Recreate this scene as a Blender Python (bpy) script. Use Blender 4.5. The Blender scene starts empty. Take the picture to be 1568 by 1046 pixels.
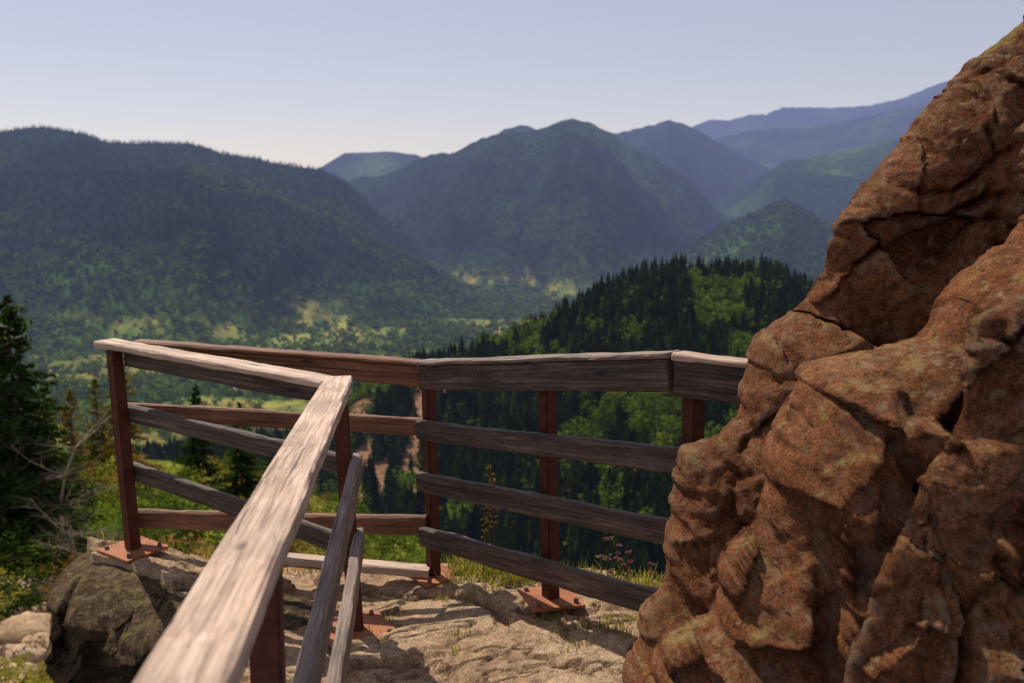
import bpy, math, random
import bmesh
import numpy as np
from mathutils import Vector, Matrix, Quaternion
random.seed(7); rng=np.random.default_rng(7)
EYE=1.85
scene=bpy.context.scene
COL=scene.collection

# ---------------------------------------------------------------- noise
def _h(ix,iy,iz,s):
    n=(ix.astype(np.int64)*374761393+iy.astype(np.int64)*668265263+iz.astype(np.int64)*1274126177+s*974634777)&0xffffffff
    n=((n^(n>>13))*1103515245)&0xffffffff
    n=((n^(n>>16))*2246822519)&0xffffffff
    return ((n^(n>>15))&0xffffff)/float(0xffffff)*2-1
def vnoise(x,y,z,s=0):
    x=np.asarray(x,float);y=np.asarray(y,float)+0*x;z=np.asarray(z,float)+0*x
    ix=np.floor(x);iy=np.floor(y);iz=np.floor(z)
    fx=x-ix;fy=y-iy;fz=z-iz
    fx=fx*fx*(3-2*fx);fy=fy*fy*(3-2*fy);fz=fz*fz*(3-2*fz)
    r=0
    for dx in(0,1):
        for dy in(0,1):
            for dz in(0,1):
                w=(fx if dx else 1-fx)*(fy if dy else 1-fy)*(fz if dz else 1-fz)
                r=r+w*_h(ix+dx,iy+dy,iz+dz,s)
    return r
def fbm(x,y,z,s=0,o=4):
    r=0;a=1;t=0;f=1
    for i in range(o):
        r=r+a*vnoise(x*f,y*f,z*f,s+i*13);t+=a;a*=.5;f*=2.03
    return r/t
def ridged(x,y,z,s=0,o=4):
    r=0;a=1;t=0;f=1
    for i in range(o):
        r=r+a*(1-2*np.abs(vnoise(x*f,y*f,z*f,s+i*17)));t+=a;a*=.5;f*=2.1
    return r/t
def sstep(a,b,x):
    t=np.clip((x-a)/(b-a),0,1);return t*t*(3-2*t)

# ---------------------------------------------------------------- mesh helpers
def mesh_obj(name,V,F,mat=None,smooth=False,col=None,parent=None):
    V=np.asarray(V,np.float32);F=np.asarray(F,np.int32)
    me=bpy.data.meshes.new(name)
    me.vertices.add(len(V));me.vertices.foreach_set('co',V.ravel())
    k=F.shape[1]
    me.loops.add(F.size);me.loops.foreach_set('vertex_index',F.ravel())
    me.polygons.add(len(F));me.polygons.foreach_set('loop_start',np.arange(0,F.size,k,dtype=np.int32))
    me.polygons.foreach_set('use_smooth',np.full(len(F),smooth,dtype=bool))
    if col is not None:
        c=np.ones((len(V),4),np.float32);c[:,:3]=col
        a=me.color_attributes.new('col','FLOAT_COLOR','POINT');a.data.foreach_set('color',c.ravel())
    me.update(calc_edges=True);me.validate()
    ob=bpy.data.objects.new(name,me);COL.objects.link(ob)
    if mat:
        me.materials.append(mat)
    if parent: ob.parent=parent
    return ob
def empty(name):
    e=bpy.data.objects.new(name,None);COL.objects.link(e);return e
def scatter(tV,tF,P,S,R,C):
    k=len(P);n=len(tV)
    c=np.cos(R)[:,None];s=np.sin(R)[:,None]
    X=tV[None,:,0]*S[:,0:1];Y=tV[None,:,1]*S[:,1:2];Z=tV[None,:,2]*S[:,2:3]
    V=np.stack([X*c-Y*s+P[:,0:1],X*s+Y*c+P[:,1:2],Z+P[:,2:3]],-1).reshape(-1,3)
    F=(tF[None]+(np.arange(k)*n)[:,None,None]).reshape(-1,tF.shape[1])
    col=np.repeat(C,n,axis=0)
    return V,F,col

# ---------------------------------------------------------------- materials
class NT:
    def __init__(s,name):
        s.m=bpy.data.materials.new(name);s.m.use_nodes=True;s.t=s.m.node_tree;s.t.nodes.clear()
        s.out=s.n('ShaderNodeOutputMaterial')
    def n(s,t,**k):
        nd=s.t.nodes.new(t)
        for a,b in k.items(): setattr(nd,a,b)
        return nd
    def l(s,a,b): s.t.links.new(a,b)
    def pos(s): return s.n('ShaderNodeNewGeometry').outputs['Position']
    def mapping(s,v,scale):
        m=s.n('ShaderNodeMapping');m.inputs['Scale'].default_value=scale;s.l(v,m.inputs[0]);return m.outputs[0]
    def noise(s,v,scale,detail=6,rough=.55,dist=0):
        n=s.n('ShaderNodeTexNoise');n.inputs['Scale'].default_value=scale;n.inputs['Detail'].default_value=detail
        n.inputs['Roughness'].default_value=rough;n.inputs['Distortion'].default_value=dist
        if v is not None:s.l(v,n.inputs['Vector'])
        return n.outputs[0]
    def ramp(s,f,pts):
        r=s.n('ShaderNodeValToRGB');e=r.color_ramp.elements
        while len(e)<len(pts):e.new(.5)
        for i,(p,c) in enumerate(pts):
            e[i].position=p;e[i].color=(c if len(c)==4 else (*c,1)) if hasattr(c,'__len__') else (c,c,c,1)
        s.l(f,r.inputs[0]);return r.outputs[0]
    def mix(s,f,a,b,mode='MIX'):
        m=s.n('ShaderNodeMix',data_type='RGBA',blend_type=mode)
        for v,i in((f,0),(a,6),(b,7)):
            if isinstance(v,(int,float)):m.inputs[i].default_value=v
            elif isinstance(v,tuple):m.inputs[i].default_value=(*v,1)
            else:s.l(v,m.inputs[i])
        return m.outputs[2]
    def math(s,op,a,b=0.):
        m=s.n('ShaderNodeMath',operation=op)
        for v,i in((a,0),(b,1)):
            if isinstance(v,(int,float)):m.inputs[i].default_value=v
            else:s.l(v,m.inputs[i])
        return m.outputs[0]
    def bump(s,h,strength,dist,prev=None):
        b=s.n('ShaderNodeBump');b.inputs['Strength'].default_value=strength;b.inputs['Distance'].default_value=dist
        s.l(h,b.inputs['Height'])
        if prev:s.l(prev,b.inputs['Normal'])
        return b.outputs[0]
    def bsdf(s,c,rough=.9,normal=None,spec=.3,metal=0):
        b=s.n('ShaderNodeBsdfPrincipled')
        if isinstance(c,tuple):b.inputs['Base Color'].default_value=(*c,1)
        else:s.l(c,b.inputs['Base Color'])
        if isinstance(rough,float):b.inputs['Roughness'].default_value=rough
        else:s.l(rough,b.inputs['Roughness'])
        b.inputs['Specular IOR Level'].default_value=spec;b.inputs['Metallic'].default_value=metal
        if normal:s.l(normal,b.inputs['Normal'])
        return b.outputs[0]
    def haze(s,sh,L=7300.,c=(.20,.23,.42)):  # aerial haze painted in: bluish emission blended over the surface with distance
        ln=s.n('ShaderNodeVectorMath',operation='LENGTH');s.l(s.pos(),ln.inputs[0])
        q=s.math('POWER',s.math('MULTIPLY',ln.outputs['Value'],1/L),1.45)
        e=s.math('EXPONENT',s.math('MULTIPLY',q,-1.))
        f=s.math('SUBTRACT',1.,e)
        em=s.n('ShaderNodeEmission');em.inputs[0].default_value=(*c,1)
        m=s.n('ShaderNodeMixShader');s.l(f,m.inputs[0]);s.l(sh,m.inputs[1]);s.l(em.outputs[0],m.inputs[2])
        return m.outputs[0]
    def done(s,sh): s.l(sh,s.out.inputs[0]);return s.m

def mat_terrain():
    t=NT('forest_terrain');p=t.pos()
    a=t.n('ShaderNodeAttribute',attribute_name='col').outputs['Color']
    n1=t.noise(p,.035,8,.7);n2=t.noise(p,.0035,5,.6);n3=t.noise(p,.9,6,.7)
    c=t.mix(1.,a,t.ramp(n1,[(.3,.35),(.7,1.6)]),'MULTIPLY')
    c=t.mix(1.,c,t.ramp(n2,[(.35,.7),(.65,1.35)]),'MULTIPLY')
    c=t.mix(1.,c,t.ramp(n3,[(.3,.6),(.7,1.3)]),'MULTIPLY')
    nb=t.bump(n1,.9,10.);nb=t.bump(n3,.6,.3,nb)
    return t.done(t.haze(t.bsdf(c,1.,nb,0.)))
def mat_foliage(name,haze=True,tr=.35,sc=.4):
    t=NT(name);a=t.n('ShaderNodeAttribute',attribute_name='col').outputs['Color']
    c=t.mix(1.,a,t.ramp(t.noise(t.pos(),sc,4),[(.3,.6),(.7,1.4)]),'MULTIPLY')
    d=t.n('ShaderNodeBsdfDiffuse');t.l(c,d.inputs[0])
    q=t.n('ShaderNodeBsdfTranslucent');t.l(t.mix(1.,c,(1.3,1.35,.5),'MULTIPLY'),q.inputs[0])
    m=t.n('ShaderNodeMixShader');m.inputs[0].default_value=tr
    t.l(d.outputs[0],m.inputs[1]);t.l(q.outputs[0],m.inputs[2])
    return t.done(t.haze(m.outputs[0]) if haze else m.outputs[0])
def mat_rock(name,base,dark,lite,lichen=.5,yel=(.42,.31,.08),thr=.86,spotc=(.34,.22,.10),crust_hilite=(.36,.28,.19),ny=.5,bs=1.,edge=.5):
    t=NT(name);p=t.pos()
    n1=t.noise(p,1.6,8,.65,.6);n2=t.noise(p,8,10,.75,.3);n3=t.noise(p,34,8,.78);n4=t.noise(p,150,4,.75)
    c=t.ramp(n1,[(.33,dark),(.5,base),(.7,lite)])
    c=t.mix(.7,c,t.ramp(n2,[(.32,.45),(.5,.95),(.68,1.5)]),'MULTIPLY')
    c=t.mix(.9,c,t.ramp(n3,[(.34,.35),(.5,1.),(.7,1.6)]),'MULTIPLY')
    c=t.mix(.9,c,t.ramp(n4,[(.35,.35),(.65,1.6)]),'MULTIPLY')
    g=t.n('ShaderNodeNewGeometry')
    sep=t.n('ShaderNodeSeparateXYZ');t.l(g.outputs['Normal'],sep.inputs[0])
    up=t.math('MULTIPLY',t.math('MAXIMUM',sep.outputs['Z'],-.1),.26)
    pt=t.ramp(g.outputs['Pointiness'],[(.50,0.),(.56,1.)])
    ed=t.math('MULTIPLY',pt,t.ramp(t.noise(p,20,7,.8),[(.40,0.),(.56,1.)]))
    c=t.mix(t.math('MULTIPLY',ed,edge),c,crust_hilite)  # highlight painted on convex edges in the pale lichen crust colour
    v=t.n('ShaderNodeTexVoronoi');v.inputs['Scale'].default_value=17
    wv=t.n('ShaderNodeTexNoise');wv.inputs['Scale'].default_value=34;wv.inputs['Detail'].default_value=6;wv.inputs['Roughness'].default_value=.8;t.l(p,wv.inputs['Vector'])
    t.l(t.mix(.12,p,wv.outputs[1],'ADD'),v.inputs[0])
    spot=t.math('MULTIPLY',t.ramp(v.outputs['Distance'],[(.18,1.),(.38,0.)]),t.ramp(t.noise(p,4,6,.7),[(.43,0.),(.51,1.)]))
    spot=t.math('MULTIPLY',spot,t.ramp(n3,[(.42,.1),(.55,1.)]))
    c=t.mix(t.math('MULTIPLY',spot,ny*lichen),c,spotc)
    west=t.math('MULTIPLY',t.math('MAXIMUM',t.math('MULTIPLY',sep.outputs['X'],-1.),0.),.10)
    li=t.math('ADD',t.math('ADD',t.noise(p,13,9,.8),up),t.math('ADD',west,t.math('MULTIPLY',pt,.05)))
    c=t.mix(t.math('MULTIPLY',t.ramp(li,[(thr-.10,0.),(thr,1.)]),lichen),c,yel)
    li2=t.math('ADD',t.noise(p,26,8,.8),t.math('MULTIPLY',up,.5))
    c=t.mix(t.math('MULTIPLY',t.ramp(li2,[(.63,0.),(.71,1.)]),lichen*.8),c,crust_hilite)
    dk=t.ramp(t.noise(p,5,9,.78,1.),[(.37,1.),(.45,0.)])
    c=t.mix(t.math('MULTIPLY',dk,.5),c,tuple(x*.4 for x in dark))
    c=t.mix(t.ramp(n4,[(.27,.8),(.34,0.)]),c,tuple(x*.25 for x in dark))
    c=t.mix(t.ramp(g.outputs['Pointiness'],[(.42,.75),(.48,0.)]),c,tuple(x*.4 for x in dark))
    nb=t.bump(n2,1.,.05*bs);nb=t.bump(n3,1.,.028*bs,nb);nb=t.bump(n4,1.,.010*bs,nb)
    return t.done(t.bsdf(c,1.,nb,.06))
def mat_wood(name,a,b,c3):
    t=NT(name);tc=t.n('ShaderNodeTexCoord').outputs['Object']
    oi=t.n('ShaderNodeObjectInfo')
    add=t.n('ShaderNodeVectorMath',operation='ADD');sc=t.n('ShaderNodeVectorMath',operation='SCALE');cm=t.n('ShaderNodeCombineXYZ')
    for i in range(3):t.l(oi.outputs['Random'],cm.inputs[i])
    t.l(cm.outputs[0],sc.inputs[0]);sc.inputs['Scale'].default_value=37.
    t.l(tc,add.inputs[0]);t.l(sc.outputs[0],add.inputs[1]);v=add.outputs[0]
    g=t.noise(t.mapping(v,(1.0,24,24)),1.6,9,.7,1.4)
    g2=t.noise(t.mapping(v,(2.2,110,110)),1.5,5,.7,.4)
    bl=t.noise(v,3.2,6,.6)
    k=t.n('ShaderNodeTexVoronoi');k.inputs['Scale'].default_value=1.;t.l(t.mapping(v,(2.6,9,9)),k.inputs[0])
    c=t.ramp(g,[(.32,a),(.5,b),(.68,c3)])
    c=t.mix(.65,c,t.ramp(g2,[(.33,.35),(.55,1.05),(.75,1.35)]),'MULTIPLY')
    c=t.mix(.6,c,t.ramp(bl,[(.32,.5),(.65,1.3)]),'MULTIPLY')
    c=t.mix(t.ramp(k.outputs['Distance'],[(.07,.8),(.13,0.)]),c,tuple(x*.3 for x in a))
    ck=t.noise(t.mapping(v,(.8,45,45)),1.2,3,.5,.5)
    c=t.mix(t.ramp(ck,[(.30,.85),(.345,0.)]),c,tuple(x*.25 for x in a))
    nb=t.bump(g,.8,.008);nb=t.bump(g2,.7,.003,nb);nb=t.bump(t.ramp(ck,[(.30,0.),(.345,1.)]),.7,.006,nb)
    return t.done(t.bsdf(c,.68,nb,.4))
def mat_rust(name,a,b):
    t=NT(name);p=t.pos();n=t.noise(p,22,8,.7);n2=t.noise(p,90,5,.7)
    c=t.mix(.6,t.ramp(n,[(.3,a),(.7,b)]),t.ramp(n2,[(.3,.6),(.7,1.3)]),'MULTIPLY')
    return t.done(t.bsdf(c,.7,t.bump(n2,.4,.002),.3))
M_TER=mat_terrain();M_FOR=mat_foliage('forest_foliage',True,.35,.25);M_LEAF=mat_foliage('leaf_foliage',False,.45,6.)
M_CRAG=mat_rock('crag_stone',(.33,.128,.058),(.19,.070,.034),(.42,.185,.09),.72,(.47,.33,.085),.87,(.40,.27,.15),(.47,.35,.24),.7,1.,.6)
M_SLAB=mat_rock('slab_stone',(.62,.41,.25),(.50,.32,.19),(.70,.51,.33),.3,(.42,.34,.15),.97,(.60,.46,.31),(.68,.55,.41),.5,.7,.25)
M_BOUL=mat_rock('boulder_stone',(.15,.10,.06),(.085,.058,.036),(.22,.155,.09),.6,(.36,.28,.09),.86,(.26,.21,.13),(.32,.25,.17),.6,1.,.4)
M_W_LT=mat_wood('weathered_wood_light',(.30,.185,.13),(.56,.39,.285),(.72,.55,.43))
M_W_MD=mat_wood('weathered_wood_grey',(.10,.07,.058),(.24,.17,.135),(.40,.30,.235))
M_W_DK=mat_wood('weathered_wood_dark',(.028,.017,.014),(.08,.050,.038),(.21,.14,.105))
M_W_RD=mat_wood('weathered_wood_red',(.10,.04,.02),(.22,.09,.045),(.34,.16,.085))
M_POST=mat_rust('painted_rusty_steel',(.050,.012,.007),(.12,.03,.014))
M_PLATE=mat_rust('rusty_plate',(.24,.08,.03),(.42,.15,.06))
M_BOLT=mat_rust('bolt_steel',(.10,.06,.045),(.2,.13,.1))
tb=NT('bark');M_BARK=tb.done(tb.bsdf(tb.ramp(tb.noise(tb.pos(),12),[(.3,(.05,.035,.025)),(.7,(.16,.12,.09))]),.9))
tb=NT('dead_wood');M_DEAD=tb.done(tb.bsdf(tb.ramp(tb.noise(tb.pos(),9),[(.3,(.18,.13,.09)),(.7,(.36,.28,.2))]),.9))

# ---------------------------------------------------------------- landscape
RID=[
 (3400,.47,.4,90,[(-3,.03),(-.9,.05),(-.507,.0636),(-.4615,.0656),(-.423,.059),(-.403,.051),(-.319,.0497),(-.28,.0382),(-.229,.0318),(-.19,.0254),(-.165,.012),(-.13,-.02),(-.08,-.06),(0,-.12),(.1,-.3),(3,-.6)]),
 (2800,.5,.4,80,[(-3,.0),(-.9,.02),(-.507,.02),(-.32,.024),(-.25,0),(-.173,-.029),(-.095,-.065),(-.032,-.098),(0,-.14),(.05,-.2),(3,-.6)]),
 (6500,.35,.3,60,[(-3,-.1),(-.25,-.02),(-.19,.028),(-.165,.0414),(-.125,.0433),(-.093,.04),(-.05,.02),(0,-.05),(3,-.3)]),
 (4600,.37,.4,180,[(-3,-.2),(-.25,-.05),(-.19,.012),(-.12,.02),(-.09,.037),(-.061,.0413),(-.029,.054),(0,.060),(.02,.060),(.035,.065),(.048,.0722),(.06,.0735),(.075,.071),(.10,.0604),(.14,.038),(.178,.013),(.2,-.01),(.24,-.05),(.3,-.12),(3,-.5)]),
 (6000,.35,.3,40,[(-3,-.1),(-.06,.02),(-.03,.05),(-.008,.064),(.008,.069),(.02,.066),(.03,.062),(.06,.03),(.2,-.05),(3,-.3)]),
 (6500,.35,.3,120,[(-3,-.1),(.05,.03),(.09,.0604),(.115,.062),(.135,.068),(.155,.073),(.175,.067),(.2,.055),(.25,.03),(.4,-.05),(3,-.2)]),
 (8000,.3,.3,120,[(-3,-.1),(.12,.02),(.17,.045),(.2,.055),(.24,.064),(.29,.066),(.34,.074),(.40,.088),(.47,.10),(3,.12)]),
 (11500,.3,.2,90,[(-3,-.05),(.05,-.02),(.13,.04),(.18,.0686),(.195,.074),(.215,.073),(.235,.079),(.25,.079),(.265,.0858),(.31,.085),(.35,.087),(.38,.0936),(.425,.1106),(.51,.125),(.9,.15),(3,.15)]),
 (5000,.4,.35,140,[(-3,-.5),(.0,-.3),(.1,-.12),(.165,-.052),(.21,-.005),(.27,.034),(.35,.05),(.42,.065),(.5,.08),(3,.1)]),
 (3200,.45,.4,60,[(-3,-.8),(.0,-.4),(.1,-.14),(.16,-.06),(.21,-.03),(.245,-.016),(.27,-.006),(.30,-.02),(.35,-.05),(.5,-.02),(3,.05)]),
 (750,.31,.5,9,[(-3,-.4),(-.9,-.33),(-.32,-.275),(-.22,-.26),(-.16,-.210),(-.12,-.190),(-.055,-.172),(.01,-.148),(.057,-.127),(.096,-.108),(.13,-.093),(.17,-.088),(.21,-.090),(.255,-.088),(.275,-.095),(.30,-.11),(.4,-.14),(3,-.2)]),
]
KN=[(-3,-.24),(-.5,-.26),(-.3,-.268),(-.25,-.285),(-.16,-.32),(-.08,-.37),(0,-.5),(.2,-.9),(3,-1.)]
def height(x,y):
    """terrain height relative to the lookout"""
    y=np.asarray(y,float);x=np.asarray(x,float);ys=np.maximum(y,1.);a=x/ys
    f=fbm(x/900.,y/900.,0*x,3,5)
    g=.55*ridged(x/700.+.3*f,y/700.,0*x,11,5)+.75*ridged(x/430.+.9*f+y/2600.,y/2400.,0*x,14,4)
    z=-300+10*f+6*ridged(x/150.,y/150.,0*x,5,3)
    for i,(Y,sf,sb,A,pts) in enumerate(RID):
        pts=np.array(pts);b=np.interp(a,pts[:,0],pts[:,1])
        d=Y-y;w=.03*Y
        dd=np.sqrt(d*d+w*w)-w
        c=b*Y-np.where(d>0,sf,sb)*dd
        off=sstep(0,.14*Y,np.abs(d))
        c=c+A*(g-.15)*(.08+off)+ (2.+A*.05)*vnoise(x/45.,y/90.,0*x,21+i)*(Y>1000)
        k=.008*Y
        h=np.clip(.5+.5*(c-z)/k,0,1);z=z*(1-h)+c*h+k*h*(1-h)
    kn=np.array(KN);b=np.interp(a,kn[:,0],kn[:,1])
    c=b*55+.17*np.minimum(55-y,55)-.8*np.maximum(y-55,0)+.7*fbm(x/9.,y/9.,0*x,31,4)
    z=np.where(y<400,np.maximum(z,c),z)
    return z
def fieldmask(x,y,z):
    n=fbm(x/150.,y/70.,0*x,77,3)
    return sstep(-.03,.09,n)*sstep(-235,-265,z)*(np.asarray(y)>1100)
def outcrop(x,y):
    a=x/np.maximum(y,1);return sstep(-.18,-.15,a)*sstep(-.03,-.055,a)*sstep(560,620,y)*sstep(790,760,y)*sstep(-.16,-.02,fbm(x/20.,y/26.,0*x,55,4))
az=np.concatenate([np.linspace(-80,-33,110,endpoint=False),np.linspace(-33,33,760),np.linspace(33,80,110)[1:]])
az=np.radians(az);r=np.exp(np.linspace(math.log(4.5),math.log(18000),600))
A_,R_=np.meshgrid(az,r,indexing='ij')
X=R_*np.sin(A_);Y=R_*np.cos(A_);Z=height(X,Y)
fm=fieldmask(X,Y,Z)[...,None]
def bigf(x,y):return fbm(x/420.,y/420.,0*x,91,4)
big=bigf(X,Y)[...,None]
base=np.array([.015,.030,.012])+np.clip(big*2.,0,1)*np.array([.05,.09,.004])  # broad brighter green patches paint sunlit areas into the forest colour
low=sstep(-150,-280,Z)[...,None];base=base+low*np.array([.025,.05,.004])
fieldc=np.array([.23,.225,.05])+fbm(X/60.,Y/60.,0*X,95,2)[...,None]*np.array([.14,.03,.01])
col=base*(1-fm)+fieldc*fm
near=sstep(160,60,Y)[...,None]
gn=fbm(X/5.,Y/5.,0*X,41,4)[...,None]
gcol=np.where(gn>.15,np.array([.19,.12,.05]),np.array([.13,.15,.03]))
kcrest=(sstep(30,38,Y)*sstep(64,52,Y))[...,None]
gcol=gcol*(1-kcrest)+np.array([.27,.27,.05])*kcrest
col=col*(1-near)+gcol*near
outc=outcrop(X,Y)[...,None]
col=col*(1-outc)+np.array([.30,.165,.095])*outc
ni,nj=X.shape
idx=np.arange(ni*nj).reshape(ni,nj)
F=np.stack([idx[:-1,:-1],idx[1:,:-1],idx[1:,1:],idx[:-1,1:]],-1).reshape(-1,4)
mesh_obj('hills_terrain',np.stack([X,Y,Z+EYE],-1).reshape(-1,3),F,M_TER,True,col.reshape(-1,3))

def conifer_t(seed,layers=8,sides=9):
    g=np.random.default_rng(seed);V=[];F=[]
    for i in range(layers):
        f=i/(layers);zt=1-f*.86;zl=zt-.20-.05*f;rr=.035+.19*f**.8
        b=len(V);V.append((0,0,min(1,zt+.02)))
        for s in range(sides):
            an=2*math.pi*s/sides+g.random()*.5;q=rr*(1.15 if s%2 else .6)*(.75+.5*g.random())
            V.append((q*math.cos(an),q*math.sin(an),zl+g.random()*.05))
        for s in range(sides):F.append((b,b+1+s,b+1+(s+1)%sides))
    return np.array(V),np.array(F)
def leafy_t(seed,n=110,size=.11):
    g=np.random.default_rng(seed);V=[];F=[]
    lob=g.normal(size=(6,3))*[.22,.22,.2]+[0,0,.55]
    for i in range(n):
        d=g.normal(size=3);d/=np.linalg.norm(d);c=lob[g.integers(6)]+d*.22*(.8+.4*g.random())
        u=g.normal(size=3);u/=np.linalg.norm(u);w=np.cross(u,d);w/=np.linalg.norm(w)+1e-6
        b=len(V);s=size*(.6+.8*g.random())
        V+= [c-u*s,c+w*s,c+u*s];F.append((b,b+1,b+2))
    return np.array(V),np.array(F)
def mass(name,P,hmin,hmax,kind,colf,parent=None,wid=1.):
    Vs=[];Fs=[];Cs=[];o=0
    if kind=='c':T=[conifer_t(1,10),conifer_t(2,10),conifer_t(3,9)]
    if kind=='d':T=[leafy_t(4,170,.085),leafy_t(5,170,.085),leafy_t(6,170,.085)]
    if kind=='fc':T=[conifer_t(8,3,5),conifer_t(9,3,5)]
    if kind=='fd':T=[leafy_t(12,22,.26),leafy_t(13,22,.26)]
    which=rng.integers(0,len(T),len(P))
    for j,(tv,tf) in enumerate(T):
        Q=P[which==j];k=len(Q)
        if not k:continue
        h=hmin+(hmax-hmin)*rng.random(k);w=h*(.75+.5*rng.random(k))*wid
        V,F,C=scatter(tv,tf,Q,np.stack([w,w,h],-1),rng.random(k)*6.28,colf(Q,k))
        Vs.append(V);Fs.append(F+o);Cs.append(C);o+=len(V)
    return mesh_obj(name,np.concatenate(Vs),np.concatenate(Fs),M_FOR,False,np.concatenate(Cs),parent)
def dark(Q,k):
    return np.array([.024,.042,.011])*(.5+1.*rng.random((k,1)))+rng.random((k,1))**3*np.array([.04,.06,.0])
def lite(Q,k):
    return np.array([.115,.165,.02])*(.35+.9*rng.random((k,1)))
def pts(n,a0,a1,y0,y1):
    yy=np.sqrt(rng.random(n)*(y1*y1-y0*y0)+y0*y0);xx=(a0+(a1-a0)*rng.random(n))*yy
    return xx,yy
x,y=pts(13500,-.42,.62,250,800);z=height(x,y)
n=fbm(x/28.,y/40.,0*x,61,4)
keep=(outcrop(x,y)<.4)|(rng.random(len(x))<.13)
P=np.stack([x,y,z+EYE-1],-1)
dec=(n>.16)|(rng.random(len(x))<.12)
mass('conifer_forest',P[keep&~dec],12,27,'c',dark)
mass('broadleaf_forest',P[keep&dec][::2],7,17,'d',lite)
x,y=pts(80000,-.62,.6,1150,4300);z=height(x,y);fmm=fieldmask(x,y,z)
keep=((fmm<.35)|(rng.random(len(x))<.2))&~((y>3150)&(rng.random(len(x))<.5))
keep&=~((z<-250)&(rng.random(len(x))<.25))
x,y,z=x[keep],y[keep],z[keep]
bn=bigf(x,y);dec=((bn>.03)&(rng.random(len(x))<.65))|((z<-225)&(rng.random(len(x))<.7))
P=np.stack([x,y,z+EYE-1.5],-1)
mass('mountain_forest',P[~dec],9,16,'fc',lambda Q,k:np.array([.015,.030,.012])*(.4+1.2*rng.random((k,1))),wid=1.8)
P=P[dec]
def vcol(Q,k):
    lw=sstep(-130,-270,Q[:,2])[:,None]
    return (np.array([.055,.095,.016])*(1-lw)+np.array([.085,.13,.02])*lw)*(.35+1.*rng.random((k,1)))
mass('valley_trees',P,8,16,'fd',vcol)
hv=empty('village_houses')
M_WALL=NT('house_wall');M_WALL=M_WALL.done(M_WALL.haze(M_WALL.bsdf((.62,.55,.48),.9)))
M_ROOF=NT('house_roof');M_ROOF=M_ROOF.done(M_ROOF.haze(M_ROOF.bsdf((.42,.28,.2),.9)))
for i in range(22):
    if i%7:a=-.245+random.gauss(0,.02);yy=random.uniform(1480,1560)
    else:a=-.012+random.gauss(0,.006);yy=random.uniform(2050,2150)
    xx=a*yy
    zz=float(height(np.array([xx]),np.array([yy]))[0])+EYE+1
    w,d,h=9,7,8;an=random.random()*3
    V=np.array([(-w,-d,-3),(w,-d,-3),(w,d,-3),(-w,d,-3),(-w,-d,h),(w,-d,h),(w,d,h),(-w,d,h)])
    RV=np.array([(-w-1,-d-1,h),(w+1,-d-1,h),(w+1,d+1,h),(-w-1,d+1,h),(-w-1,0,h+4),(w+1,0,h+4)])
    for nm,vv,ff,mm in(('walls',V,[(0,1,5,4),(1,2,6,5),(2,3,7,6),(3,0,4,7)],M_WALL),('roof',RV,[(0,1,5,4),(2,3,4,5),(0,4,3,3),(1,2,5,5)],M_ROOF)):
        me=bpy.data.meshes.new(nm);me.from_pydata([tuple(v) for v in vv],[],[tuple(dict.fromkeys(f)) for f in ff]);me.materials.append(mm)
        ob=bpy.data.objects.new(nm,me);COL.objects.link(ob);ob.location=(xx,yy,zz);ob.rotation_euler=(0,0,an);ob.parent=hv

# ---------------------------------------------------------------- rocks
def poly_dist(px,pz,poly):
    n=len(poly);best=np.full(px.shape,1e9);nx=px.copy();nz=pz.copy();ins=np.zeros(px.shape,bool)
    for i in range(n):
        x0,z0=poly[i];x1,z1=poly[(i+1)%n]
        dx,dz=x1-x0,z1-z0;t=np.clip(((px-x0)*dx+(pz-z0)*dz)/(dx*dx+dz*dz+1e-12),0,1)
        qx=x0+t*dx;qz=z0+t*dz;d=np.hypot(px-qx,pz-qz);m=d<best
        best=np.where(m,d,best);nx=np.where(m,qx,nx);nz=np.where(m,qz,nz)
        c=((z0>pz)!=(z1>pz))&(px<dx*(pz-z0)/(dz if abs(dz)>1e-12 else 1e-12)+x0);ins^=c
    return np.where(ins,best,-best),nx,nz
def line_dist(px,pz,pl):
    best=np.full(px.shape,1e9)
    for (x0,z0),(x1,z1) in zip(pl[:-1],pl[1:]):
        dx,dz=x1-x0,z1-z0;t=np.clip(((px-x0)*dx+(pz-z0)*dz)/(dx*dx+dz*dz+1e-12),0,1)
        best=np.minimum(best,np.hypot(px-x0-t*dx,pz-z0-t*dz))
    return best
def facets(x,y,z,seeds,seed,k,tilt,off,crack=0.):
    g=np.random.default_rng(seed);lo=np.array([x.min(),y.min(),z.min()]);hi=np.array([x.max(),y.max(),z.max()])
    S=lo+(hi-lo)*g.random((seeds,3));G=g.normal(size=(seeds,3))*tilt;O=g.normal(size=seeds)*off
    mn=np.full(x.shape,1e9);m2=mn.copy()
    D=lambda i:(x-S[i,0])**2+(y-S[i,1])**2*.4+(z-S[i,2])**2
    for i in range(seeds):
        d=D(i);m2=np.minimum(m2,np.maximum(mn,d));mn=np.minimum(mn,d)
    W=np.zeros_like(x);A=np.zeros_like(x)
    for i in range(seeds):
        w=np.exp(-np.minimum(k*(D(i)-mn),60));W+=w;A+=w*(O[i]+G[i,0]*(x-S[i,0])+G[i,1]*(y-S[i,1])+G[i,2]*(z-S[i,2]))
    r=A/W
    if crack: r=r-crack*np.exp(-((np.sqrt(m2)-np.sqrt(mn))/.018)**2)
    return r
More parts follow.
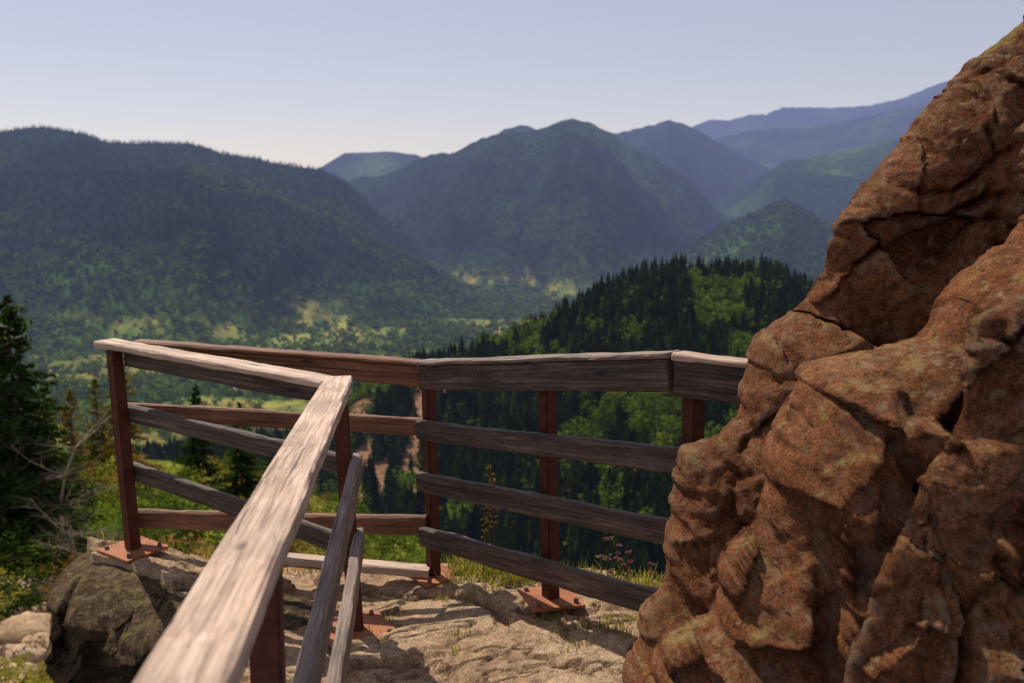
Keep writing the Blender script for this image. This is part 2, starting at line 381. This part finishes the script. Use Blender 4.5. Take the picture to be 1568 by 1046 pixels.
def hull_planes(x,z,seeds,seed,tilt,off):
    """flat broken faces that meet in sharp edges: lower envelope of random planes"""
    g=np.random.default_rng(seed);r=np.full(x.shape,1e9)
    lo=np.array([x.min(),z.min()]);hi=np.array([x.max(),z.max()])
    for i in range(seeds):
        sx,sz=lo+(hi-lo)*g.random(2);gx_,gz_=g.normal(size=2)*tilt
        d=np.hypot(x-sx,z-sz)
        r=np.minimum(r,off*g.random()+gx_*(x-sx)+gz_*(z-sz)+.55*np.maximum(d-.16,0))
    return np.minimum(r,.14)
def slab_rock(name,poly,yc,T,w,res,mat,parent,seed,amp=1.,strike=0.,f1=(40,.25,.05),f2=(260,.4,.012),rib=.03,crack=.03,lum=.02,k1=500,grooves=(),micro=1.,warp=.035,hp=None,edgep=.5):
    poly=np.array(poly);lo=poly.min(0)-res*2;hi=poly.max(0)+res*2
    gx=np.arange(lo[0],hi[0],res);gz=np.arange(lo[1],hi[1],res)
    PX,PZ=np.meshgrid(gx,gz,indexing='ij');d,nx,nz=poly_dist(PX,PZ,poly)
    ins=d>0
    fk=ins[:-1,:-1]|ins[1:,:-1]|ins[1:,1:]|ins[:-1,1:]
    PX=np.where(ins,PX,nx);PZ=np.where(ins,PZ,nz);d=np.maximum(d,0)
    e=np.minimum(d/w,1);f=e**edgep
    Yc=yc(PX,PZ)
    out=[]
    for side in(-1,1):
        x=PX.ravel().copy();z=PZ.ravel().copy();y=(Yc+side*T*f*(1 if side<0 else .8)).ravel()
        fr=np.clip(f.ravel(),0,1)
        x0,y0,z0=x.copy(),y.copy(),z.copy()
        wx=x0+warp*fbm(x0*4,z0*4,0*x0,seed+80,6);wz=z0+warp*fbm(x0*4,z0*4,0*x0,seed+90,6)
        u=wx*math.cos(strike)+wz*math.sin(strike);v=-wx*math.sin(strike)+wz*math.cos(strike)
        fc=facets(u*.55,Yc.ravel()*.5,v,f1[0],seed,k1,f1[1],f1[2],crack)
        fc2=facets(u,Yc.ravel()*.5,v,f2[0],seed+1,5000,f2[1],f2[2])
        y=y+side*fr*amp*(fc+fc2)
        if hp: y=y+side*fr*(hull_planes(u*.7,v,hp[0],seed+5,hp[1],hp[2])-.05)
        y=y+side*fr*amp*(rib*ridged(v*3.2,u*.9,y0*1.,seed+3,3)+lum*fbm(x0*5,y0*5,z0*5,seed+5,4))
        y=y+side*fr*amp*micro*(.012*fbm(x0*11,y0*8,z0*11,seed+9,5)-.016*np.abs(fbm(x0*17,0*y0,z0*17,seed+12,4))*2+.011*fbm(x0*45,y0*30,z0*45,seed+66,2))
        for gl,gd,gw in grooves:
            q=line_dist(wx,wz,gl);y=y-side*fr*gd*(np.exp(-(q/gw)**2)+.15*np.exp(-(q/(gw*4))**2))
        dx=.02*fbm(x0*3.5,y0*0,z0*3.5,seed+20,5)+.024*np.round(vnoise(x0*7,y0*0,z0*7,seed+27)*2)/2+.014*fbm(x0*22,0*y0,z0*22,seed+28,3)
        dz=.02*fbm(x0*3.5,y0*0,z0*3.5,seed+40,5)+.014*fbm(x0*16,y0*0,z0*16,seed+47,3)
        x=x+amp*dx;z=z+amp*dz
        out.append(np.stack([x,y,z+EYE],-1))
    ni,nj=PX.shape;id_=np.arange(ni*nj).reshape(ni,nj)
    F=np.stack([id_[:-1,:-1],id_[1:,:-1],id_[1:,1:],id_[:-1,1:]],-1)[fk]
    V=np.concatenate(out);F2=F[:,::-1]+ni*nj
    FF=np.concatenate([F,F2])
    used=np.unique(FF);mp=np.zeros(len(V),int);mp[used]=np.arange(len(used))
    return mesh_obj(name,V[used],mp[FF],mat,True,None,parent)
crag=empty('rock_crag')
L1=[(3.2,1.6),(2.3,1.15),(1.82,.72),(1.64,.54),(1.465,.371),(1.33,.25),(1.23,.135),(1.167,.021),(1.062,-.0965),(1.043,-.2126),(.9715,-.337),(.837,-.46),(.767,-.601),(.73,-.72),(.6646,-.789),(.5705,-.818),(.514,-.953),(.489,-1.104),(.494,-1.252),(.431,-1.344),(.398,-1.463),(.35,-1.7),(.3,-2.3),(3.2,-2.3)]
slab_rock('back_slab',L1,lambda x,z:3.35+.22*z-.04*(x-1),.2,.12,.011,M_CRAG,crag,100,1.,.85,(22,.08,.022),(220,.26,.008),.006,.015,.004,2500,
  grooves=[([(1.0,-.33),(1.25,-.12),(1.62,.02),(2.2,.1)],.05,.010),([(.72,-.8),(.9,-.62),(1.1,-.5)],.05,.010),([(1.2,.05),(1.4,.0),(1.7,.25)],.03,.009)],micro=.8)
L2=[(2.8,.6),(1.9,.35),(1.395,-.06),(1.264,-.21),(1.148,-.346),(1.058,-.389),(.828,-.451),(.728,-.556),(.68,-.68),(.649,-.826),(.543,-.938),(.514,-1.064),(.378,-1.134),(.326,-1.228),(.25,-1.6),(.2,-2.3),(2.8,-2.3)]
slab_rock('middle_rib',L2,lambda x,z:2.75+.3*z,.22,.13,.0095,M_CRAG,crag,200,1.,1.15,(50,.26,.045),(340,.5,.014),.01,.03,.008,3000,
  grooves=[([(1.1,-.42),(.98,-.62),(.8,-.95),(.74,-1.3)],.07,.012),([(.78,-.5),(.86,-.62),(.84,-.8)],.05,.012)],hp=(70,.35,.06))
L3=[(2.4,.25),(1.6,0),(1.179,-.223),(1.072,-.282),(1.027,-.397),(.997,-.511),(.892,-.665),(.787,-.842),(.733,-1.049),(.68,-1.5),(.65,-2.3),(2.4,-2.3)]
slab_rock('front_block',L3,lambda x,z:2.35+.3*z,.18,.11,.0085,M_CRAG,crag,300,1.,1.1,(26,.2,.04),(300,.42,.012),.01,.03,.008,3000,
  grooves=[([(1.35,-.28),(1.2,-.5),(1.02,-.78),(.93,-1.2)],.06,.010)],hp=(45,.25,.05))
out_=empty('rock_outcrop')
slab_rock('boulder',[(-2.34,-2.0),(-2.28,-1.87),(-2.1,-1.82),(-1.6,-1.84),(-1.1,-1.86),(-.8,-1.9),(-.75,-3.),(-.7,-4.6),(-2.6,-4.6),(-2.42,-3.),(-2.36,-2.3)],lambda x,z:4.80-.5*(x+1.98)-.0*z,.26,.14,.013,M_BOUL,out_,400,.9,.3,(44,.26,.035),(240,.45,.014),.01,.02,.01,2500,hp=(40,.25,.04))
slab_rock('boulder_low',[(-3.4,-3.1),(-2.9,-2.9),(-2.5,-3.0),(-2.3,-3.6),(-2.3,-4.8),(-3.6,-4.8)],lambda x,z:5.3+0*x,.5,.3,.02,M_BOUL,out_,410,1.,.3)

PL=np.array([(-2.2,4.98),(-1.2,5.1),(-.35,4.95),(.35,4.5),(.95,3.95),(2.2,3.7),(2.6,-1.5),(-.8,-1.5),(-.85,1.5),(-.9,3.2),(-1.15,4.08),(-1.70,4.62),(-2.15,4.78)])
def ptop(x,y):
    z=-1.845+.128*np.maximum(x+.667,0)-.06*(y-4)+.13*np.maximum(-1.2-x,0)
    return np.minimum(z,-1.6)
def pheight(x,y):
    d,_,_=poly_dist(x,y,PL)
    d=d+.11*fbm(x*2.5,y*2.5,0*x,501,5)
    z=ptop(x,y)
    wx=x+.07*fbm(x*5,y*5,0*x,540,6);wy=y+.06*fbm(x*5,y*5,0*x,550,6)
    fc=facets(wx*.5,wy,0*x,60,77,2500,.05,.012,.02)
    fc2=facets(wx*.7,wy,0*x,400,79,6000,.09,.004)
    st=ridged(x*1.2+y*.6,y*3.1-x*.6,0*x,510,4)
    z=z+np.clip(fc,-.05,.035)+fc2+.010*st+.008*fbm(x*9,y*9,0*x,520,5)-.006*np.abs(fbm(x*20,y*24,0*x,525,3))-.006
    cr=np.abs(fbm(x*1.3+.3*y,y*2.6,0*x,530,5));z=z-.035*np.exp(-(cr/.012)**2)
    z=z-np.where(d<0,np.minimum(3.2*(-d)**.8*2,5.),0)
    return z
gx=np.arange(-3.2,2.8,.013);gy=np.arange(2.6,5.8,.009)
PX,PY=np.meshgrid(gx,gy,indexing='ij')
PZ=pheight(PX,PY)
def ground_at(x,y):
    i=int(round((x-gx[0])/.013));j=int(round((y-gy[0])/.009));return float(PZ[i,j])+EYE
id_=np.arange(PX.size).reshape(PX.shape)
F=np.stack([id_[:-1,:-1],id_[1:,:-1],id_[1:,1:],id_[:-1,1:]],-1).reshape(-1,4)
mesh_obj('rock_platform',np.stack([PX,PY,PZ+EYE],-1).reshape(-1,3),F,M_SLAB,True)

# ---------------------------------------------------------------- railing
rail=empty('wooden_railing')
def board(name,p0,p1,thick,h,mat,lat=0.,parent=rail,warp=.003,seed=1):
    p0=Vector((p0[0],p0[1],p0[2]+EYE));p1=Vector((p1[0],p1[1],p1[2]+EYE))
    d=(p1-p0);L=d.length;xd=d/L;yd=Vector((0,0,1)).cross(xd).normalized();zd=xd.cross(yd)
    sd=seed
    g=np.random.default_rng(sd);N=max(8,int(L/.03));b=min(.007,thick*.2)
    sec=[(-thick/2+b,0),(thick/2-b,0),(thick/2,-b),(thick/2,-h+b),(thick/2-b,-h),(-thick/2+b,-h),(-thick/2,-h+b),(-thick/2,-b)]
    xs=np.linspace(0,L,N+1);V=[]
    for i,xx in enumerate(xs):
        for j,(sy,sz) in enumerate(sec):
            n1=float(vnoise(np.array([xx*7]),sd+j//2*3.3,0.,1)[0]);n2=float(vnoise(np.array([xx*3]),sd+.5,0.,2)[0]);n3=float(vnoise(np.array([xx*22]),sd+j*1.7,0.,5)[0])
            V.append((xx+(g.normal()*.002 if i in(0,N) else 0),sy+n1*warp*.6+n2*warp*1.3+n3*.0018,sz+n2*warp+n1*warp*.8+n3*.0018))
    F=[]
    for i in range(N):
        for j in range(8):
            a=i*8+j;b2=i*8+(j+1)%8;F.append((a,b2,b2+8,a+8))
    me=bpy.data.meshes.new(name)
    me.from_pydata(V,[],F+[tuple(range(7,-1,-1)),tuple(N*8+k for k in range(8))])
    me.materials.append(mat);ob=bpy.data.objects.new(name,me);COL.objects.link(ob)
    M=Matrix((xd,yd,zd)).transposed().to_4x4();M.translation=p0+yd*lat
    ob.matrix_world=M;ob.parent=parent
def prism(name,c,w,d,h,mat,parent=rail,rot=0.,tilt=(0,0),bev=.004):
    bm=bmesh.new();bmesh.ops.create_cube(bm,size=1)
    bmesh.ops.scale(bm,vec=(w,d,h),verts=bm.verts);bmesh.ops.bevel(bm,geom=bm.edges[:],offset=bev,segments=2,affect='EDGES')
    me=bpy.data.meshes.new(name);bm.to_mesh(me);bm.free();me.materials.append(mat)
    ob=bpy.data.objects.new(name,me);COL.objects.link(ob);ob.location=c;ob.rotation_euler=(tilt[0],tilt[1],rot);ob.parent=parent;return ob
def disc(name,c,axis,r,t,mat,sides=10,parent=rail):
    bm=bmesh.new();bmesh.ops.create_cone(bm,cap_ends=True,segments=sides,radius1=r,radius2=r*.8,depth=t)
    me=bpy.data.meshes.new(name);bm.to_mesh(me);bm.free();me.materials.append(mat)
    ob=bpy.data.objects.new(name,me);COL.objects.link(ob)
    q=Vector((0,0,1)).rotation_difference(Vector(axis));ob.rotation_mode='QUATERNION';ob.rotation_quaternion=q;ob.location=c;ob.parent=parent
def post(name,top,base,w,rot,plate=.26,prot=None):
    gz=ground_at(base[0],base[1]) if base[1]>2.7 else base[2]+EYE
    t=Vector((top[0],top[1],top[2]+EYE));b=Vector((base[0],base[1],gz-.02));d=t-b
    ob=prism(name,(t+b)/2,w,w,d.length,M_POST,rot=rot,bev=.005)
    q=Vector((0,0,1)).rotation_difference(d.normalized());ob.rotation_mode='QUATERNION'
    ob.rotation_quaternion=q@Quaternion((0,0,1),rot)
    pr=rot if prot is None else prot
    pz=gz+.02
    prism(name+'_base_plate',(base[0],base[1],pz),plate,plate,.012,M_PLATE,rot=pr,tilt=(random.uniform(-.03,.03),random.uniform(-.04,.04)),bev=.002)
    for sx in(-1,1):
        for sy in(-1,1):
            o=plate*.36;x=sx*o*math.cos(pr)-sy*o*math.sin(pr);y=sx*o*math.sin(pr)+sy*o*math.cos(pr)
            disc(name+'_bolt',(base[0]+x,base[1]+y,pz+.014),(0,0,1),.012,.02,M_BOLT,6)
A=(-1.98,4.87,-.709);E=(-.717,4.03,-.745);B=(-.42,4.64,-.773);C=(.118,3.98,-.66);D=(.566,3.42,-.532);G=(1.2,3.22,-.58)
rAE=math.atan2(E[1]-A[1],E[0]-A[0]);rBD=math.atan2(D[1]-B[1],D[0]-B[0]);rEF=math.atan2(-2.88,.304)
post('corner_post',(A[0]+.01,A[1],A[2]-.04),(-1.93,4.87,-1.81),.06,rAE,.25)
post('inner_corner_post',(E[0],E[1]+.03,E[2]-.05),(-.667,4.05,-1.845),.062,rEF,.30,.5)
post('back_post',(B[0]+.02,B[1]+.05,B[2]-.03),(-.385,4.68,-1.87),.055,rBD,.22)
post('middle_post',(C[0]+.025,C[1]+.04,C[2]-.03),(.165,4.02,-1.74),.058,rBD,.23,.3)
post('right_post',(D[0]+.07,D[1]+.02,D[2]-.03),(.66,3.46,-1.65),.06,rBD,.22)
post('near_post',(-.465,1.79,-.68),(-.47,1.79,-1.8),.06,rEF,.25)
post('stair_post',(-.335,.25,-.6),(-.34,.25,-1.8),.06,rEF,.25)
nr0=(-.722,4.075,-.742);nr1=(-.313,.2,-.543)
board('near_handrail',nr0,nr1,.116,.052,M_W_LT,0.,warp=.005,seed=5)
def nrp(Y,dz,dx):
    s=(4.075-Y)/3.875;return(nr0[0]+(nr1[0]-nr0[0])*s+dx,Y,nr0[2]+(nr1[2]-nr0[2])*s+dz)
board('near_upper_board',nrp(4.12,-.335,.068),nrp(.2,-.335,.068),.04,.105,M_W_MD,seed=11)
board('near_lower_board',nrp(4.10,-.66,.072),nrp(.2,-.66,.072),.04,.105,M_W_MD,seed=12)
board('left_handrail',(A[0]-.05,A[1]+.035,A[2]),(E[0]-.035,E[1]+.03,E[2]-.004),.12,.032,M_W_LT,seed=21)
board('left_top_board',(A[0]+.03,A[1]-.0,A[2]-.036),(E[0]-.03,E[1]+.05,E[2]-.04),.035,.095,M_W_DK,.045,seed=22)
board('left_upper_board',(A[0]+.02,A[1],A[2]-.33),(E[0]+.0,E[1]+.03,E[2]-.345),.035,.085,M_W_DK,.052,seed=23)
board('left_middle_board',(A[0]+.03,A[1],A[2]-.63),(E[0]+.0,E[1]+.03,E[2]-.70),.035,.09,M_W_DK,.052,seed=24)
board('back_handrail',(A[0]+.1,A[1]+.06,A[2]-.004),(B[0]-.01,B[1]+.03,B[2]),.085,.022,M_W_RD,seed=31)
board('back_top_board',(A[0]+.1,A[1]+.06,A[2]-.028),(B[0]-.005,B[1]+.02,B[2]-.024),.035,.10,M_W_RD,seed=32)
board('back_upper_board',(A[0]+.02,A[1]+.09,A[2]-.33),(B[0]-.01,B[1]+.02,B[2]-.28),.035,.085,M_W_RD,seed=33)
board('back_lower_board',(A[0]-.02,A[1]+.09,A[2]-.895),(B[0]+.005,B[1]+.02,B[2]-.765),.04,.095,M_W_RD,seed=34)
board('back_foot_board',(-1.3,4.80,-1.775),(-.40,4.66,-1.795),.09,.045,M_W_LT,seed=35)
board('right_handrail',(B[0]-.005,B[1],B[2]+.004),(D[0]-.004,D[1]+.0,D[2]),.10,.022,M_W_MD,seed=41)
board('right_top_board',(B[0],B[1],B[2]-.02),(D[0]-.004,D[1],D[2]-.024),.038,.115,M_W_DK,-.02,seed=42)
board('right_upper_board',(B[0]-.01,B[1],-1.057),(D[0]+.10,D[1]-.12,-.855),.04,.09,M_W_DK,-.02,seed=43)
board('right_middle_board',(B[0]-.01,B[1],-1.305),(D[0]+.1,D[1]-.12,-1.12),.04,.092,M_W_DK,-.02,seed=44)
board('right_lower_board',(B[0],B[1],-1.58),(D[0]+.1,D[1]-.12,-1.39),.04,.095,M_W_DK,-.02,seed=45)
board('far_right_handrail',(D[0]+.0,D[1]+.01,D[2]-.006),G,.10,.022,M_W_LT,seed=51)
board('far_right_top_board',(D[0]+.008,D[1],D[2]-.03),(G[0],G[1],G[2]-.024),.038,.125,M_W_DK,-.02,seed=52)
nbd=Vector((-math.sin(rBD),math.cos(rBD),0))
if nbd.y>0:nbd=-nbd
for s,zt in((.04,-.83),(.52,-.71),(.96,-.60),(.52,-1.0),(.52,-1.26),(.52,-1.53),(.3,-.77)):
    for k in(0,1):
        ss=s+.012*k;x=B[0]+(D[0]-B[0])*ss;y=B[1]+(D[1]-B[1])*ss
        disc('screw',(x+nbd.x*.041,y+nbd.y*.041,zt+EYE-.0+.03*k),nbd,.006,.004,M_BOLT)

# ---------------------------------------------------------------- small vegetation
def from_lists(name,V,F,C,mat,parent=None):
    me=bpy.data.meshes.new(name);me.from_pydata([tuple(v) for v in V],[],F)
    a=me.color_attributes.new('col','FLOAT_COLOR','POINT');a.data.foreach_set('color',np.concatenate([np.array(C),np.ones((len(C),1))],1).astype(np.float32).ravel())
    me.materials.append(mat);ob=bpy.data.objects.new(name,me);COL.objects.link(ob)
    if parent:ob.parent=parent
    return ob
def grass(name,spots,colA,colB,hmin,hmax,spread,n,wd=.0024):
    V=[];F=[];C=[]
    for(sx,sy) in spots:
        for i in range(n):
            x=sx+random.gauss(0,spread);y=sy+random.gauss(0,spread)
            try:z=ground_at(x,y)
            except IndexError:continue
            if z<EYE-2.2:continue
            h=random.uniform(hmin,hmax);an=random.random()*6.28;le=random.uniform(.1,.8)*h;w=wd*random.uniform(.7,1.5)
            t=random.random();c=[a+(b-a)*t for a,b in zip(colA,colB)]
            px,py=-math.sin(an)*w,math.cos(an)*w;b0=len(V)
            for f in(0,.45,.8):
                q=f*f*le;V.append((x+math.cos(an)*q-px*(1-f*.5),y+math.sin(an)*q-py*(1-f*.5),z-.01+h*f*(1-.1*f)));V.append((x+math.cos(an)*q+px*(1-f*.5),y+math.sin(an)*q+py*(1-f*.5),z-.01+h*f*(1-.1*f)))
            V.append((x+math.cos(an)*le,y+math.sin(an)*le,z+h*.9))
            F+=[(b0,b0+1,b0+3,b0+2),(b0+2,b0+3,b0+5,b0+4),(b0+4,b0+5,b0+6)];C+=[c]*7
    from_lists(name,V,F,C,M_LEAF)
sp=[]
for i in range(64):
    s=random.random();sp.append((-.33+s*1.15+random.gauss(0,.05),4.80-s*.95+random.gauss(0,.08)))
grass('grass_tufts',sp,(.13,.15,.035),(.42,.34,.12),.02,.10,.04,40)
grass('low_grass',[(.38+random.gauss(0,.10),3.72+random.gauss(0,.08)) for i in range(9)]+[(-.1+random.gauss(0,.12),4.45+random.gauss(0,.06)) for i in range(8)]+[(random.uniform(-.7,.3),random.uniform(3.55,4.5)) for i in range(9)],(.12,.14,.035),(.36,.29,.10),.015,.05,.025,32)
grass('back_grass',[(-1.1+random.gauss(0,.45),4.98+random.gauss(0,.04)) for i in range(20)],(.18,.14,.05),(.50,.27,.12),.04,.10,.04,30)
def tube(V,F,C,p0,p1,r0,r1,col,n=5):
    p0=Vector(p0);p1=Vector(p1);d=(p1-p0).normalized();a=d.orthogonal().normalized();b=d.cross(a);o=len(V)
    for p,r in((p0,r0),(p1,r1)):
        for i in range(n):
            t=2*math.pi*i/n;V.append(tuple(p+a*r*math.cos(t)+b*r*math.sin(t)));C.append(col)
    for i in range(n):F.append((o+i,o+(i+1)%n,o+n+(i+1)%n,o+n+i))
for k in range(2):
    V=[];F=[];C=[]
    for i in range(9):
        x=(.42 if k==0 else .52)+random.gauss(0,.05);y=(4.3 if k==0 else 4.2)+random.gauss(0,.04)
        z=EYE-1.86;p=Vector((x,y,z));h=random.uniform(.17,.31)
        for s in range(4):
            q=p+Vector((random.gauss(0,.012),random.gauss(0,.012),h/4));tube(V,F,C,p,q,.0018,.0015,(.16,.17,.07))
            if s>0:
                o=len(V);d=Vector((random.gauss(0,1),random.gauss(0,1),.6)).normalized()*.03
                V+=[tuple(q),tuple(q+d*.6+Vector((0,0,.006))),tuple(q+d),tuple(q+d*.6-Vector((0,0,.006)))];F.append((o,o+1,o+2,o+3));C+=[(.13,.16,.05)]*4
            p=q
        for s in range(26):
            d=Vector((random.gauss(0,1),random.gauss(0,1),abs(random.gauss(0,1))+.3)).normalized()*.015
            tube(V,F,C,p,p+d,.0012,.002,(.34,.14,.30),3)
    from_lists('thistle_plant',V,F,C,M_LEAF)
V=[];F=[];C=[]
for i in range(3):
    p=Vector((-.13+i*.02,4.52,ground_at(-.13,4.45)-.02))
    for s in range(16):
        q=p+Vector((random.gauss(0,.004),random.gauss(0,.004),.026+.004*i));tube(V,F,C,p,q,.003,.0025,(.22,.15,.08))
        if s>6:
            for t in range(7):
                d=Vector((random.gauss(0,1),random.gauss(0,1),.9)).normalized()*.022;tube(V,F,C,q,q+d,.002,.004,(.2,.13,.07),3)
        p=q
from_lists('dry_mullein_plant',V,F,C,M_LEAF)

# ---------------------------------------------------------------- trees on the slope
def H1(x,y):return float(height(np.array([x]),np.array([y]))[0])+EYE
def spruce(x,y,h,name='spruce_tree',w=.2,dens=1.,colr=(.030,.052,.018),seed=1,dead=.12):
    g=random.Random(seed);z0=H1(x,y)-.2;root=empty(name);root.location=(x,y,z0)
    V=[];F=[];C=[];LV=[];LF=[];LC=[]
    p=Vector((0,0,0))
    for i in range(10):
        q=Vector((g.gauss(0,.01)*h*.1,g.gauss(0,.01)*h*.1,h*(i+1)/10));tube(V,F,C,p,q,.018*h*(1-i/10)+.01,.018*h*(1-(i+1)/10)+.006,(.1,.08,.06),8);p=q
    nb=int(30*h*dens)
    for i in range(nb):
        f=(i+g.random())/nb;f=.08+.92*f;zz=h*f;L=h*w*((1-f)**.8+.03)*g.uniform(.5,1.25)
        an=g.random()*6.28;di=Vector((math.cos(an),math.sin(an),0));side=Vector((-di.y,di.x,0))
        b0=Vector((0,0,zz));pv=b0;ns=max(4,int(L/.09))
        up=.25 if f>.75 else -.12
        bare=g.random()<dead
        for s in range(1,ns+1):
            t=s/ns;pt=b0+di*L*t+Vector((0,0,L*(up*t-.22*t*t+.16*t**3)))
            tube(V,F,C,pv,pt,.012*(1-t)+.006,.012*(1-t)+.003,(.12,.09,.07),3);pv=pt
            if bare:continue
            wd=L*.32*(1-t*.75)+.06
            for sgn in(-1,1):
                for kk in range(2):
                    tip=pt+side*sgn*wd*g.uniform(.5,1.15)+di*wd*g.uniform(.1,.7)+Vector((0,0,-wd*g.uniform(.0,.5)))
                    o=len(LV);tk=Vector((g.gauss(0,.02),g.gauss(0,.02),g.uniform(.025,.07)));md=(pt+tip)/2
                    LV+=[tuple(pt),tuple(md+tk),tuple(tip),tuple(md-tk)];LF.append((o,o+1,o+2,o+3))
                    m=g.uniform(.5,1.8);LC+=[tuple(c*m for c in colr)]*4
    from_lists('trunk_and_limbs',V,F,C,M_BARK,root);from_lists('needle_foliage',LV,LF,LC,M_LEAF,root)
spruce(-10.45,20.5,6.3,seed=3,w=.30,dens=1.4)
spruce(-12.9,27.,4.8,seed=5,w=.24,colr=(.05,.065,.02))
spruce(-17.9,42.,5.,seed=6,w=.26,colr=(.12,.10,.03),dead=.3)
spruce(-13.6,42.,4.6,seed=7,w=.28)
spruce(-11.2,40.,4.4,seed=8,w=.3)
spruce(-15.6,39.,5.8,seed=9,w=.24,colr=(.16,.115,.04),dead=.3)
spruce(-9.,36.,3.6,seed=10,w=.3)
spruce(-14.5,32.,4.2,seed=12,w=.28,colr=(.16,.11,.04),dead=.35)
def bare_tree(x,y,h,seed):
    g=random.Random(seed);root=empty('dead_pine_tree');root.location=(x,y,H1(x,y)-.2);V=[];F=[];C=[]
    def br(p,d,L,r,dep):
        for s in range(5):
            q=p+d*L/5;tube(V,F,C,p,q,r,r*.82,(.4,.3,.2),5);r*=.82;p=q
            d=(d+Vector((g.gauss(0,.14),g.gauss(0,.14),g.gauss(0,.10)+.02))).normalized()
            if dep<3:
                for k in range(2 if dep else 3):
                    nd=(d*.35+Vector((g.gauss(0,1),g.gauss(0,1),g.gauss(0,.3)))).normalized()
                    br(p,nd,L*g.uniform(.3,.5),r*.5,dep+1)
    br(Vector((0,0,0)),Vector((.05,0,1)),h,.06,0)
    from_lists('bare_limbs',V,F,C,M_DEAD,root)
bare_tree(-9.6,20.,3.2,2);bare_tree(-7.6,17.,2.0,5)
Vs=[];Fs=[];Cs=[];o=0
T=[leafy_t(20+i,420,.042) for i in range(4)]
cand=[]
for i in range(760):
    a=random.uniform(-.75,-.06);y=random.uniform(9,54)
    if 36<y<56 and random.random()<.75 and -.52<a<-.28:continue
    cand.append((a*y,y))
cand=np.array(cand);zz=height(cand[:,0],cand[:,1])+EYE-.15
n=fbm(cand[:,0]/6,cand[:,1]/6,0*zz,88,2)
which=rng.integers(0,4,len(cand))
pal=np.array([(.075,.12,.022),(.13,.18,.028),(.19,.11,.04),(.045,.07,.02),(.21,.18,.045)])
ci=np.where(n>.05,np.where(rng.random(len(n))<.45,2,4),rng.choice([0,1,3,0],len(n)))
for j in range(4):
    m=which==j;k=m.sum();h=.5+1.2*rng.random(k)**2
    C_=pal[ci[m]]*(.6+.8*rng.random((k,1)))
    V,F,C2=scatter(T[j][0],T[j][1],np.stack([cand[m,0],cand[m,1],zz[m]],-1),np.stack([h*1.3,h*1.3,h],-1),rng.random(k)*6.28,C_)
    Vs.append(V);Fs.append(F+o);Cs.append(C2);o+=len(V)
mesh_obj('shrub_thicket',np.concatenate(Vs),np.concatenate(Fs),M_LEAF,False,np.concatenate(Cs))
Vs=[];Fs=[];o=0
bm=bmesh.new();bmesh.ops.create_icosphere(bm,subdivisions=3,radius=1);sv=np.array([v.co[:] for v in bm.verts]);sf=np.array([[v.index for v in f.verts] for f in bm.faces]);bm.free()
for i in range(110):
    a=random.uniform(-.62,-.38);y=random.uniform(8,24);x=a*y;s=random.uniform(.15,.6)
    q=sv*(1+.35*fbm(sv[:,0]*1.6,sv[:,1]*1.6,sv[:,2]*1.6,i*7,3))[:,None]*[s,s*.8,s*.6]
    Vs.append(q+[x,y,H1(x,y)+s*.2]);Fs.append(sf+o);o+=len(q)
mesh_obj('loose_stones',np.concatenate(Vs),np.concatenate(Fs),M_SLAB,True)

# ---------------------------------------------------------------- light, sky, camera
sd=Vector((-.42,.60,1.)).normalized()
sun=bpy.data.lights.new('sun','SUN');sun.energy=5.;sun.angle=math.radians(.5);sun.color=(1.,.92,.79)
so=bpy.data.objects.new('sun',sun);COL.objects.link(so);so.rotation_mode='QUATERNION';so.rotation_quaternion=sd.to_track_quat('Z','Y');so.location=(0,0,50)
w=bpy.data.worlds.new('World');scene.world=w;w.use_nodes=True;nt=w.node_tree;nt.nodes.clear()
sky=nt.nodes.new('ShaderNodeTexSky');sky.sky_type='NISHITA';sky.sun_disc=False
sky.sun_elevation=math.asin(sd.z);sky.sun_rotation=math.atan2(sd.x,sd.y)%(2*math.pi)
sky.altitude=1200;sky.air_density=1.;sky.dust_density=1.;sky.ozone_density=2.5
mx=nt.nodes.new('ShaderNodeMix');mx.data_type='RGBA';mx.blend_type='MULTIPLY';mx.inputs[0].default_value=1.;mx.inputs[7].default_value=(1.06,.86,.82,1)
hz=nt.nodes.new('ShaderNodeMix');hz.data_type='RGBA';hz.inputs[0].default_value=.4;hz.inputs[7].default_value=(6.1,5.75,6.4,1)
bg=nt.nodes.new('ShaderNodeBackground');bg.inputs[1].default_value=.111
ow=nt.nodes.new('ShaderNodeOutputWorld');nt.links.new(sky.outputs[0],mx.inputs[6]);nt.links.new(mx.outputs[2],hz.inputs[6]);nt.links.new(hz.outputs[2],bg.inputs[0]);nt.links.new(bg.outputs[0],ow.inputs[0])
cam=bpy.data.cameras.new('camera');cam.lens=35;cam.sensor_width=36;cam.clip_start=.05;cam.clip_end=40000
cam.dof.use_dof=True;cam.dof.focus_distance=3.7;cam.dof.aperture_fstop=3.5
co=bpy.data.objects.new('camera',cam);COL.objects.link(co);co.location=(0,0,EYE);co.rotation_euler=(math.radians(90-8.32),0,0)
scene.camera=co
scene.view_settings.view_transform='Standard';scene.view_settings.look='None';scene.view_settings.exposure=0
print('done')
